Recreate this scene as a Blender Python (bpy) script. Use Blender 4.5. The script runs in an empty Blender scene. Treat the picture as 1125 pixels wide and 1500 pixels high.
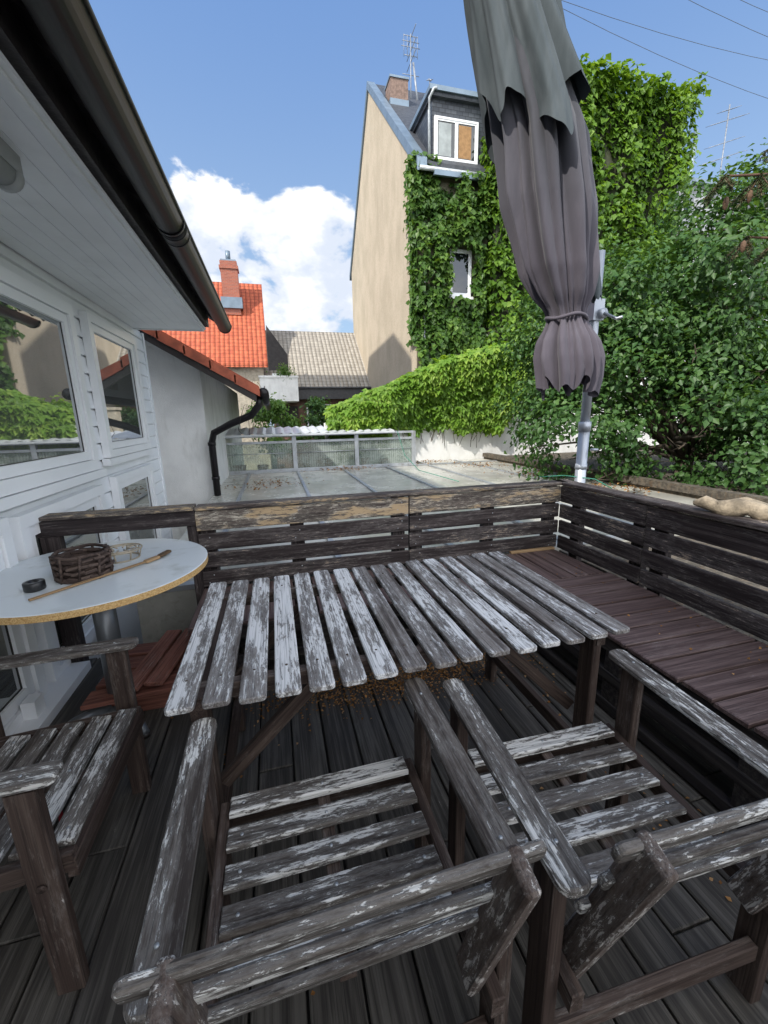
import bpy, bmesh, math, random
import numpy as np
from mathutils import Vector, Matrix, noise as mn
random.seed(7); RNG=np.random.default_rng(11)
SC=bpy.context.scene
SC.view_settings.view_transform='Standard'; SC.view_settings.look='None'; SC.view_settings.exposure=0
V=Vector
# ------------------------------------------------------------------ nodes
class NT:
    def __init__(s,name):
        m=bpy.data.materials.new(name); m.use_nodes=True; s.m=m; s.t=m.node_tree
        s.b=s.t.nodes['Principled BSDF']; s.out=s.t.nodes['Material Output']
    def n(s,typ,**k):
        x=s.t.nodes.new('ShaderNode'+typ)
        for a,b in k.items(): setattr(x,a,b)
        return x
    def l(s,a,b): s.t.links.new(a,b)
    def val(s,sock,v):
        if hasattr(v,'links') or hasattr(v,'is_linked'): s.l(v,sock)
        else: sock.default_value=v
    def attr(s,name): return s.n('Attribute',attribute_name=name)
    def math(s,op,a,b=0.0,c=None,clamp=False):
        x=s.n('Math',operation=op); x.use_clamp=clamp
        s.val(x.inputs[0],a); s.val(x.inputs[1],b)
        if c is not None: s.val(x.inputs[2],c)
        return x.outputs[0]
    def vmul(s,v,xyz):
        x=s.n('VectorMath',operation='MULTIPLY'); s.l(v,x.inputs[0]); x.inputs[1].default_value=xyz; return x.outputs[0]
    def noise(s,vec,scale=1,detail=4,rough=.55,dist=0):
        x=s.n('TexNoise'); s.l(vec,x.inputs['Vector']); x.inputs['Scale'].default_value=scale
        x.inputs['Detail'].default_value=detail; x.inputs['Roughness'].default_value=rough; x.inputs['Distortion'].default_value=dist
        return x.outputs[0]
    def ramp(s,f,a,b,A=0.0,B=1.0):
        x=s.n('MapRange'); x.interpolation_type='SMOOTHSTEP'; s.val(x.inputs[0],f)
        x.inputs[1].default_value=a;x.inputs[2].default_value=b;x.inputs[3].default_value=A;x.inputs[4].default_value=B
        return x.outputs[0]
    def mix(s,f,a,b):
        x=s.n('Mix',data_type='RGBA'); s.val(x.inputs[0],f)
        for sock,v in ((x.inputs[6],a),(x.inputs[7],b)):
            if isinstance(v,tuple): sock.default_value=(*v[:3],1)
            else: s.l(v,sock)
        return x.outputs[2]
    def bump(s,h,dist=.003,strength=.6):
        x=s.n('Bump'); x.inputs['Strength'].default_value=strength; x.inputs['Distance'].default_value=dist
        s.l(h,x.inputs['Height']); s.l(x.outputs[0],s.b.inputs['Normal'])
    def col(s,c):
        if isinstance(c,tuple): s.b.inputs['Base Color'].default_value=(*c[:3],1)
        else: s.l(c,s.b.inputs['Base Color'])
    def rough(s,r): s.val(s.b.inputs['Roughness'],r)

def wood(name,dark,mid,light,bias=0.0,rough=.75,tan=None,fine=1.0,film=.20,cover=.668,gr=.8):
    k=NT(name); v=k.attr('bco').outputs['Vector']; w=k.attr('wear').outputs['Fac']
    grain=k.noise(k.vmul(v,(4,210*fine,210*fine)),1,2,.6)
    streak=k.noise(k.vmul(v,(2.0,48,48)),1,4,.62)
    blot=k.noise(k.vmul(v,(3.2,11,11)),1,2,.6)
    peelN=k.noise(k.vmul(v,(19,105,105)),1,6,.78,.35)
    c=k.mix(k.ramp(k.math('ADD',streak,k.math('MULTIPLY',w,.2)),.38,.66),dark,mid)
    dk=tuple(x*.4 for x in dark)
    c=k.mix(k.math('MULTIPLY',k.ramp(grain,.5,.70),gr),c,dk)
    pm=k.math('ADD',k.math('MULTIPLY',peelN,.62),k.math('MULTIPLY',blot,.38))
    pm=k.math('ADD',pm,k.math('MULTIPLY',k.math('SUBTRACT',streak,.5),.22))
    pm=k.math('ADD',pm,k.math('MULTIPLY',w,.25)); pm=k.math('ADD',pm,bias+.10)
    peel=k.ramp(pm,cover,cover+.016)
    fm=k.math('MULTIPLY',k.ramp(pm,cover-.13,cover),film)
    c=k.mix(fm,c,light)
    L=k.mix(k.ramp(grain,.46,.70),light,tuple(x*.45 for x in light))
    if tan: L=k.mix(k.ramp(blot,.45,.6),L,tan)
    c=k.mix(peel,c,L)
    k.col(c); k.rough(rough); k.b.inputs['Specular IOR Level'].default_value=.3
    h=k.math('ADD',k.math('MULTIPLY',grain,-.6),k.math('MULTIPLY',peel,-.6))
    k.bump(h,.0028,.9)
    return k.m
def plain(name,col,rough=.6,metal=0,var=.25,scale=6,bump=0,bscale=60,dirt=None,spec=.5):
    k=NT(name); g=k.n('TexCoord').outputs['Object']
    n=k.noise(g,scale,4,.6)
    lo=tuple(x*(1-var) for x in col); hi=tuple(min(1,x*(1+var*.6)) for x in col)
    c=k.mix(k.ramp(n,.3,.7),lo,hi)
    if dirt: c=k.mix(k.math('MULTIPLY',k.ramp(k.noise(k.vmul(g,(1,1,.25)),scale*1.7,5,.65),.5,.75),.6),c,dirt)
    k.col(c); k.rough(rough); k.b.inputs['Metallic'].default_value=metal; k.b.inputs['Specular IOR Level'].default_value=spec
    if bump: k.bump(k.noise(g,bscale,4,.6),bump,.7)
    return k.m
def leafm(name,a,b,c3,trans=.35,rough=.45):
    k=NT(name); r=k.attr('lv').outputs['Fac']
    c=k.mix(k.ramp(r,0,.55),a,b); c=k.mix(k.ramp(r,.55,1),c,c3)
    k.col(c); k.rough(rough); k.b.inputs['Specular IOR Level'].default_value=.35
    tr=k.n('BsdfTranslucent'); tc=k.n('Mix',data_type='RGBA',blend_type='MULTIPLY'); tc.inputs[0].default_value=1
    k.l(c,tc.inputs[6]); tc.inputs[7].default_value=(1.6,1.5,.5,1); k.l(tc.outputs[2],tr.inputs[0])
    mx=k.n('MixShader'); mx.inputs[0].default_value=trans; k.l(k.b.outputs[0],mx.inputs[1]); k.l(tr.outputs[0],mx.inputs[2])
    k.l(mx.outputs[0],k.out.inputs[0]); return k.m
def glassm(name,tint=(.03,.035,.035),refl=.35):
    k=NT(name); k.col(tint); k.rough(.03)
    gl=k.n('BsdfGlossy'); gl.inputs['Roughness'].default_value=.015; gl.inputs[0].default_value=(.9,.93,.95,1)
    lw=k.n('LayerWeight'); lw.inputs[0].default_value=.35
    f=k.math('ADD',k.math('MULTIPLY',lw.outputs['Fresnel'],.8),refl,clamp=True)
    mx=k.n('MixShader'); k.l(f,mx.inputs[0]); k.l(k.b.outputs[0],mx.inputs[1]); k.l(gl.outputs[0],mx.inputs[2])
    k.l(mx.outputs[0],k.out.inputs[0]); return k.m
# ------------------------------------------------------------------ mesh accumulator
class Acc:
    def __init__(s): s.v=[];s.f=[];s.mi=[];s.b=[];s.w=[];s.sm=[]
    def add(s,vs,fs,mat=0,bco=None,wear=0.0,smooth=False):
        o=len(s.v); s.v+= [tuple(x) for x in vs]
        s.b+= [tuple(x) for x in (bco if bco is not None else vs)]
        s.w+= [wear]*len(vs)
        for f in fs: s.f.append([i+o for i in f]); s.mi.append(mat); s.sm.append(smooth)
    def obj(s,name,mats,parent=None,recalc=True):
        me=bpy.data.meshes.new(name); me.from_pydata(s.v,[],s.f)
        for m in mats: me.materials.append(m)
        me.polygons.foreach_set('material_index',s.mi); me.polygons.foreach_set('use_smooth',s.sm)
        a=me.attributes.new('bco','FLOAT_VECTOR','POINT'); a.data.foreach_set('vector',np.array(s.b,dtype=np.float32).ravel())
        a=me.attributes.new('wear','FLOAT','POINT'); a.data.foreach_set('value',np.array(s.w,dtype=np.float32))
        if recalc:
            bm=bmesh.new(); bm.from_mesh(me); bmesh.ops.recalc_face_normals(bm,faces=bm.faces); bm.to_mesh(me); bm.free()
        o=bpy.data.objects.new(name,me); SC.collection.objects.link(o)
        if parent: o.parent=parent
        return o
def empty(name,loc=(0,0,0)):
    e=bpy.data.objects.new(name,None); SC.collection.objects.link(e); e.location=loc; return e
def fix(parent):
    bpy.context.view_layer.update()
    for c in parent.children: c.matrix_parent_inverse=parent.matrix_world.inverted()
def board(A,p0,p1,W,T,up=(0,0,1),mat=0,r=0.0,c=.003,wear=0.0,jit=0.0):
    p0=V(p0);p1=V(p1)
    if jit:
        p0+=V([random.uniform(-jit,jit) for _ in range(3)]);p1+=V([random.uniform(-jit,jit) for _ in range(3)])
    d=p1-p0;L=d.length;d.normalize();w=V(up).cross(d).normalized();n=d.cross(w)
    mid=(p0+p1)/2; off=V((random.uniform(0,50),random.uniform(0,50),random.uniform(0,50)))
    wr=wear+random.uniform(-.12,.12)
    def outl(l,ww,rr):
        pts=[]
        hl,hw=l/2,ww/2
        rr=min(rr,hw*.98)
        if rr<.001: return [(hl,hw),(-hl,hw),(-hl,-hw),(hl,-hw)]
        for cx,cy,a0 in ((hl-rr,hw-rr,0),(-hl+rr,hw-rr,90),(-hl+rr,-hw+rr,180),(hl-rr,-hw+rr,270)):
            for i in range(5):
                a=math.radians(a0+i*22.5); pts.append((cx+rr*math.cos(a),cy+rr*math.sin(a)))
        return pts
    c=min(c,T*.3,W*.3)
    vs=[];bc=[]
    for z,i in ((-T/2,c),(-T/2+c,0),(T/2-c,0),(T/2,c)):
        for x,y in outl(L-2*i,W-2*i,max(r-i,0) if r else 0):
            vs.append(mid+d*x+w*y+n*z); bc.append(V((x,y,z))+off)
    k=len(vs)//4; fs=[list(range(k))[::-1],list(range(3*k,4*k))]
    for j in range(3):
        for i in range(k):
            fs.append([j*k+i,j*k+(i+1)%k,(j+1)*k+(i+1)%k,(j+1)*k+i])
    A.add(vs,fs,mat,bc,wr)
def box(A,lo,hi,mat=0,wear=0):
    x0,y0,z0=lo;x1,y1,z1=hi
    A.add([(x0,y0,z0),(x1,y0,z0),(x1,y1,z0),(x0,y1,z0),(x0,y0,z1),(x1,y0,z1),(x1,y1,z1),(x0,y1,z1)],
      [[3,2,1,0],[4,5,6,7],[0,1,5,4],[1,2,6,5],[2,3,7,6],[3,0,4,7]],mat,None,wear)
def tube(A,pts,rad,seg=12,mat=0,cap=True,smooth=True):
    pts=[V(p) for p in pts]
    if not hasattr(rad,'__len__'): rad=[rad]*len(pts)
    vs=[];fs=[];ref=V((0,0,1))
    for i,p in enumerate(pts):
        a=pts[max(i-1,0)];b=pts[min(i+1,len(pts)-1)];d=(b-a).normalized()
        if abs(d.dot(ref))>.95: ref=V((1,0,0)) if abs(d.x)<.9 else V((0,1,0))
        u=d.cross(ref).normalized();w=d.cross(u)
        for j in range(seg):
            t=2*math.pi*j/seg; vs.append(p+(u*math.cos(t)+w*math.sin(t))*rad[i])
    for i in range(len(pts)-1):
        for j in range(seg): fs.append([i*seg+j,i*seg+(j+1)%seg,(i+1)*seg+(j+1)%seg,(i+1)*seg+j])
    if cap: fs.append(list(range(seg))[::-1]); n=len(pts)-1; fs.append([n*seg+j for j in range(seg)])
    A.add(vs,fs,mat,None,0,smooth)
def poly(A,pts,mat=0,wear=0): A.add(pts,[list(range(len(pts)))],mat,None,wear)
def prism(A,prof,axis,a0,a1,mat=0):
    n=len(prof)
    P=(lambda a,q:(a,q[0],q[1])) if axis=='x' else (lambda a,q:(q[0],a,q[1]))
    vs=[P(a0,q) for q in prof]+[P(a1,q) for q in prof]
    fs=[list(range(n)),list(range(n,2*n))[::-1]]+[[i,(i+1)%n,n+(i+1)%n,n+i] for i in range(n)]
    A.add(vs,fs,mat)
# ------------------------------------------------------------------ leaves
def leaves(name,P,N,size,mat,parent=None,droop=.5,lobes=1,lvbias=None,wid=.36,jit=.6):
    P=np.asarray(P,float);N=np.asarray(N,float);n=len(P)
    N=N+RNG.normal(0,jit,(n,3));N/=np.linalg.norm(N,axis=1)[:,None]+1e-9
    D=RNG.normal(0,1,(n,3))+np.array([0,0,-droop*3])
    D-=N*(D*N).sum(1)[:,None];D/=np.linalg.norm(D,axis=1)[:,None]+1e-9
    S=np.cross(N,D); sz=size*RNG.uniform(.6,1.25,n)
    lv=RNG.uniform(0,1,n)
    if lvbias is not None: lv=np.clip(lv*.55+lvbias*.45,0,1)
    vs=[];
    angs=[0] if lobes==1 else ([-.95,0,.95] if lobes==3 else [-1.5,-.75,0,.75,1.5])
    for a in angs:
        d=D*math.cos(a)+S*math.sin(a); s=np.cross(N,d); L=(sz*(1 if a==0 else .82))[:,None]
        base=P; tip=P+d*L-N*L*.18
        l=P+d*L*.45+s*L*wid+N*L*.10; r=P+d*L*.45-s*L*wid+N*L*.10
        vs.append(np.stack([base,r,tip,l],1))
    v=np.concatenate(vs,0).reshape(-1,3); m=len(v)//4
    me=bpy.data.meshes.new(name); me.vertices.add(len(v)); me.vertices.foreach_set('co',v.astype(np.float32).ravel())
    tri=np.empty((m,6),np.int32); b=np.arange(m)*4
    tri[:,0]=b;tri[:,1]=b+1;tri[:,2]=b+2;tri[:,3]=b;tri[:,4]=b+2;tri[:,5]=b+3
    me.loops.add(m*6); me.loops.foreach_set('vertex_index',tri.ravel())
    me.polygons.add(m*2); me.polygons.foreach_set('loop_start',np.arange(m*2,dtype=np.int32)*3)
    me.polygons.foreach_set('loop_total',np.full(m*2,3,np.int32))
    me.update(calc_edges=True); me.materials.append(mat)
    at=me.attributes.new('lv','FLOAT','POINT'); at.data.foreach_set('value',np.repeat(np.tile(lv,len(angs)),4).astype(np.float32))
    o=bpy.data.objects.new(name,me); SC.collection.objects.link(o)
    if parent: o.parent=parent
    return o
def fb(p,s): return mn.noise(V(p)*s)+.5*mn.noise(V(p)*s*2.1)+.25*mn.noise(V(p)*s*4.3)

# ------------------------------------------------------------------ materials
M_table=wood('weathered_table_wood',(.075,.061,.054),(.190,.168,.152),(.68,.67,.655),-.012)
M_chair=wood('weathered_chair_wood',(.043,.033,.027),(.112,.094,.080),(.66,.64,.60),-.010,film=.13)
M_leg=wood('chair_leg_wood',(.045,.029,.023),(.085,.060,.048),(.52,.48,.44),-.085,film=.13)
M_rail=wood('railing_wood',(.026,.019,.019),(.066,.052,.050),(.52,.48,.45),-.055,tan=(.42,.33,.25),film=.15)
M_railtan=wood('railing_bare_wood',(.034,.025,.024),(.10,.076,.065),(.58,.52,.43),.0,tan=(.48,.35,.21))
M_bench=wood('bench_brown_wood',(.080,.050,.045),(.155,.106,.096),(.36,.31,.29),-.12,rough=.6)
M_pallet=wood('pallet_dark_wood',(.020,.016,.016),(.050,.043,.038),(.22,.19,.16),-.13)
M_deck=wood('deck_wood',(.046,.040,.034),(.112,.101,.086),(.36,.33,.29),-.12,rough=.62,film=.12,gr=.6)
M_new=wood('new_pine_wood',(.32,.20,.10),(.42,.28,.15),(.5,.36,.2),-.1)
M_redw=wood('red_plank_wood',(.16,.06,.042),(.30,.12,.085),(.42,.34,.30),-.09)
M_white=plain('white_siding_paint',(.83,.845,.86),.45,var=.05,dirt=(.70,.71,.72),scale=2)
M_pvc=plain('white_pvc',(.85,.86,.87),.3,var=.03,scale=2)
M_plaster=plain('white_plaster',(.80,.80,.78),.9,var=.08,scale=2.5,bump=.01,bscale=90,dirt=(.50,.49,.45))
M_glass=glassm('window_glass',(.10,.105,.10),.28)
M_fargl=glassm('far_window_glass',(.02,.025,.03),.12)
M_dark=plain('dark_brown_trim',(.022,.016,.014),.45,var=.3,scale=8)
M_gutter=plain('gutter_metal',(.011,.009,.010),.33,.0,.25,10,spec=.28)
M_alu=plain('aluminium',(.55,.57,.60),.35,.8,.08,10)
M_alu2=plain('galvanised_metal',(.45,.47,.49),.5,.55,.15,6,dirt=(.22,.20,.17))
M_zinc=plain('zinc_trim',(.20,.26,.32),.45,.4,.15,2)
# ------------------------------------------------------------------ deck
def build_deck():
    A=Acc(); x=-1.34
    while x<2.2:
        cuts=[-3.4,random.uniform(.2,1.6),2.74]
        for a,b in zip(cuts[:-1],cuts[1:]):
            board(A,(x+.07,a+.002,-.014),(x+.07,b-.002,-.014),.138,.028,c=.004,wear=random.uniform(-.15,.25),jit=.0012)
        x+=.146
    A.obj('wooden_deck',[M_deck])
    B=Acc(); box(B,(-1.34,-3.4,-3.0),(2.25,2.78,-.06)); B.obj('terrace_base',[plain('terrace_base_wall',(.05,.045,.04),.9,var=.3)])
build_deck()
# ------------------------------------------------------------------ slatted table
def build_table():
    e=empty('slatted_wooden_table',(.41,1.49,0))
    A=Acc(); n=16; x0,x1,y0,y1=-.35,1.17,1.04,1.94; p=(x1-x0)/n
    for i in range(n):
        x=x0+p*(i+.5)
        board(A,(x,y0+random.uniform(-.006,.006),.711),(x,y1+random.uniform(-.006,.006),.711),p*.77,.018,r=.014,c=.003,wear=.22+(.10 if i<7 else .0)+random.uniform(-.14,.18),jit=.002)
    A.obj('top_slats',[M_table],e)
    B=Acc()
    for y in (1.17,1.81): board(B,(x0+.03,y,.676),(x1-.03,y,.676),.035,.05,wear=.1)
    for x in (-.27,1.09): board(B,(x,1.10,.66),(x,1.88,.66),.035,.06,wear=0)
    B.obj('frame',[M_leg],e)
    C=Acc()
    for x,s in ((-.262,1),(1.082,-1)):
        for y in (1.14,1.84):
            board(C,(x,y,0),(x,y,.70),.035,.07,up=(0,1,0),wear=-.05)
        board(C,(x,1.10,.16),(x,1.88,.16),.03,.055,wear=0)
        for y in (1.20,1.78):
            board(C,(x+s*.02,y,.32),(x+s*.36,y,.655),.03,.045,wear=.05)
    C.obj('legs_and_braces',[M_leg],e)
    S=Acc()
    for i in range(n):
        for y in (1.17,1.81): x=x0+p*(i+.5); tube(S,[(x,y,.7195),(x,y,.7215)],.004,8)
    S.obj('screws',[plain('rusty_screw',(.10,.07,.05),.6,.5)],e); fix(e)
build_table()
# ------------------------------------------------------------------ armchair
def build_chair(loc,rz):
    e=empty('wooden_armchair')
    A=Acc()
    for sx in (-1,1):
        board(A,(sx*.30,.295,.655),(sx*.30,-.30,.645),.066,.022,r=.024,c=.004,wear=.12,jit=.003)
    A.obj('armrests',[M_chair],e)
    B=Acc()
    for i in range(5):
        y=.236-.087*i; z=.405-.008*i
        board(B,(-.255,y,z),(.255,y,z),.060,.02,up=(0,.09,1),c=.003,wear=.24,jit=.002)
    B.obj('seat_slats',[M_chair],e)
    S=Acc()
    for i in range(5):
        y=.236-.087*i; z=.405-.008*i+.0105
        for x in (-.22,0,.22): tube(S,[(x,y,z-.002),(x,y,z+.0015)],.0045,8)
    for sx in (-1,1):
        for y in (.215,-.225): tube(S,[(sx*.30,y,.664),(sx*.30,y,.667)],.004,8)
    S.obj('screws',[M_alu2],e)
    C=Acc()
    tb=V((0,-.375,.80)); bb=V((0,-.215,.33)); ax=(tb-bb).normalized(); nrm=V((1,0,0)).cross(ax).normalized()
    if nrm.y<0: nrm=-nrm
    for i,t in enumerate((.0,.125,.25)):
        c=tb-ax*(t+.015)+nrm*.023
        h=.298 if i<1 else .275
        board(C,c+V((-h,0,0)),c+V((h,0,0)),.042,.017,up=nrm,r=.014,c=.004,wear=.22,jit=.003)
    C.obj('back_slats',[M_chair],e)
    D=Acc()
    for sx in (-1,1):
        for y in (.215,-.225): board(D,(sx*.305,y,0),(sx*.305,y,.635),.032,.066,up=(0,1,0),r=0,wear=-.02)
        board(D,(sx*.272,.27,.372),(sx*.272,-.29,.335),.028,.055,up=(0,0,1),wear=.05)
        board(D,bb+V((sx*.243,0,-.02)),tb+V((sx*.243,0,.01)),.028,.064,up=(0,1,0),r=.012,c=.005,wear=.40)
        tube(D,[(sx*.325,.215,.36),(sx*.328,.215,.36)],.011,10)
    board(D,(0,.24,.383),(0,-.17,.345),.035,.022,wear=.2)
    board(D,(-.285,.262,.355),(.285,.262,.355),.025,.06,up=(0,0,1),wear=.05)
    board(D,(-.285,-.235,.16),(.285,-.235,.16),.025,.05,wear=.05)
    D.obj('legs_and_frame',[M_leg],e)
    e.location=loc; e.rotation_euler=(0,0,rz); return e
build_chair((.06,.775,0),math.radians(.5))
build_chair((.765,.735,0),math.radians(-1.5))
build_chair((-.845,1.28,0),math.radians(-90))
RS=Acc(); tube(RS,[(-.95,1.10,.37),(-.85,1.16,.33),(-.78,1.22,.36),(-.72,1.24,.34),(-.70,1.20,.30)],.007,8); RS.obj('red_strap',[plain('red_webbing',(.35,.02,.03),.7)])
# ------------------------------------------------------------------ benches
def build_bench():
    e=empty('pallet_bench',(1.8,1.3,0)); A=Acc()
    y=-1.2
    while y<2.08:
        w=.115
        board(A,(1.47+random.uniform(-.008,.008),y+w/2,.416),(2.07,y+w/2,.416),w,.022,wear=random.uniform(-.1,.2),c=.004,jit=.002)
        y+=w+.012
    x=-.50
    while x<2.02:
        w=.10
        board(A,(x+w/2,2.10,.416),(x+w/2,2.62,.416),w,.022,wear=random.uniform(-.1,.2),c=.004,jit=.002)
        x+=w+.011
    A.obj('seat_boards',[M_bench],e)
    B=Acc()
    for z in (.365,.20,.045):
        board(B,(1.50,-1.2,z),(1.50,2.08,z),.035,.075 if z>.3 else .05,wear=0)
        board(B,(-.48,2.115,z),(1.52,2.115,z),.035,.075 if z>.3 else .05,wear=0)
    for y in np.arange(-1.1,2.1,.62): 
        box(B,(1.49,y,.0),(1.58,y+.09,.33)); box(B,(1.95,y,0),(2.04,y+.09,.40))
        board(B,(1.52,y+.04,.37),(2.05,y+.04,.37),.08,.06)
    for x in np.arange(-.42,1.5,.58):
        box(B,(x,2.105,.0),(x+.1,2.2,.33)); board(B,(x+.05,2.13,.37),(x+.05,2.6,.37),.08,.06)
    for x in (1.62,1.74,1.86): board(B,(x,-1.2,.18),(x,2.6,.18),.09,.02)
    box(B,(2.045,-1.2,0),(2.075,2.65,.40)); box(B,(-.5,2.60,0),(2.05,2.63,.40))
    B.obj('pallet_frame',[M_pallet],e)
    C=Acc(); board(C,(1.66,2.615,.436),(2.04,2.615,.436),.03,.018,wear=-.2); C.obj('pine_batten',[M_new],e)
    fix(e)
build_bench()
def build_rail():
    e=empty('wooden_railing',(.8,2.66,0)); A=Acc(); T=Acc()
    zs=((.478,.10),(.600,.10),(.725,.105),(.857,.122))
    for xa,xb in ((-.50,.862),(.872,2.085)):
        for i,(z,h) in enumerate(zs):
            (board)(T if i==3 else A,(xa,2.655,z),(xb,2.655,z),.022,h,wear=.12 if i<3 else .2,jit=.003,c=.004)
    board(T,(-.5,2.685,.936),(2.14,2.685,.936),.11,.026,wear=.1,c=.005)
    for x in (-.45,.1,.8,.93,1.5,2.03):
        board(A,(x,2.70,0),(x,2.70,.92),.09,.05,up=(0,1,0))
    for ya,yb in ((1.885,2.64),(1.02,1.875),(.1,1.01),(-1.2,.09)):
        for i,(z,h) in enumerate(zs):
            board(A,(2.10,ya,z),(2.10,yb,z),.022,h,wear=.08,jit=.003,c=.004)
    board(A,(2.14,-1.2,.936),(2.14,2.74,.936),.12,.026,wear=.16,c=.005)
    for y in (2.5,1.95,1.8,1.1,.95,.2,-.8):
        board(A,(2.145,y,0),(2.145,y,.92),.05,.09,up=(0,1,0))
    board(A,(-1.33,2.66,.885),(-.505,2.66,.885),.05,.10,wear=-.1); board(T,(-1.33,2.67,.945),(-.505,2.67,.945),.12,.022,wear=0)
    board(A,(-1.27,2.66,0),(-1.27,2.66,.835),.09,.07,up=(0,1,0),wear=-.1)
    board(A,(-.53,2.69,0),(-.53,2.69,.835),.06,.07,up=(0,1,0),wear=-.1)
    A.obj('dark_rails',[M_rail],e); T.obj('worn_rails',[M_railtan],e)
    S=Acc()
    for x in (-.45,.1,.8,.93,1.5,2.03):
        for z,h in zs: 
            for q in (-.025,.025): tube(S,[(x+q*.6,2.6445,z+q),(x+q*.6,2.642,z+q)],.004,7)
    S.obj('screws',[M_alu2],e)
    fix(e)
build_rail()
def planks():
    A=Acc()
    for i in range(4):
        board(A,(-1.02+.03*i,2.12+.13*i,.10+.012*i),(-.52,2.10+.13*i,.13),.12,.025,wear=.1,jit=.01)
    for i in range(2): board(A,(-.80+.12*i,2.05,.17),(-.70+.12*i,2.58,.19),.09,.022,wear=.2,jit=.01)
    box(A,(-1.0,2.1,0),(-.55,2.55,.085))
    A.obj('red_plank_stack',[M_redw])
planks()
P=[];
for _ in range(2200):
    x=random.gauss(.55,.40);y=random.gauss(1.97,.09)
    if -.3<x<1.45 and y<2.1: P.append((x,y,.004+random.random()*.010))
for _ in range(150): P.append((random.uniform(1.2,1.45),random.uniform(-.5,2.0),.005))
for _ in range(60): P.append((random.uniform(-1.2,1.45),random.uniform(.3,2.0),.005))
for _ in range(40): P.append((random.uniform(1.5,2.05),random.uniform(.3,2.5),.43))
leaves('leaf_litter',P,[(0,0,1)]*len(P),.015,leafm('dry_leaf',(.18,.075,.02),(.34,.16,.045),(.44,.26,.12),.1,.8),droop=0,jit=.25)
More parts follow.
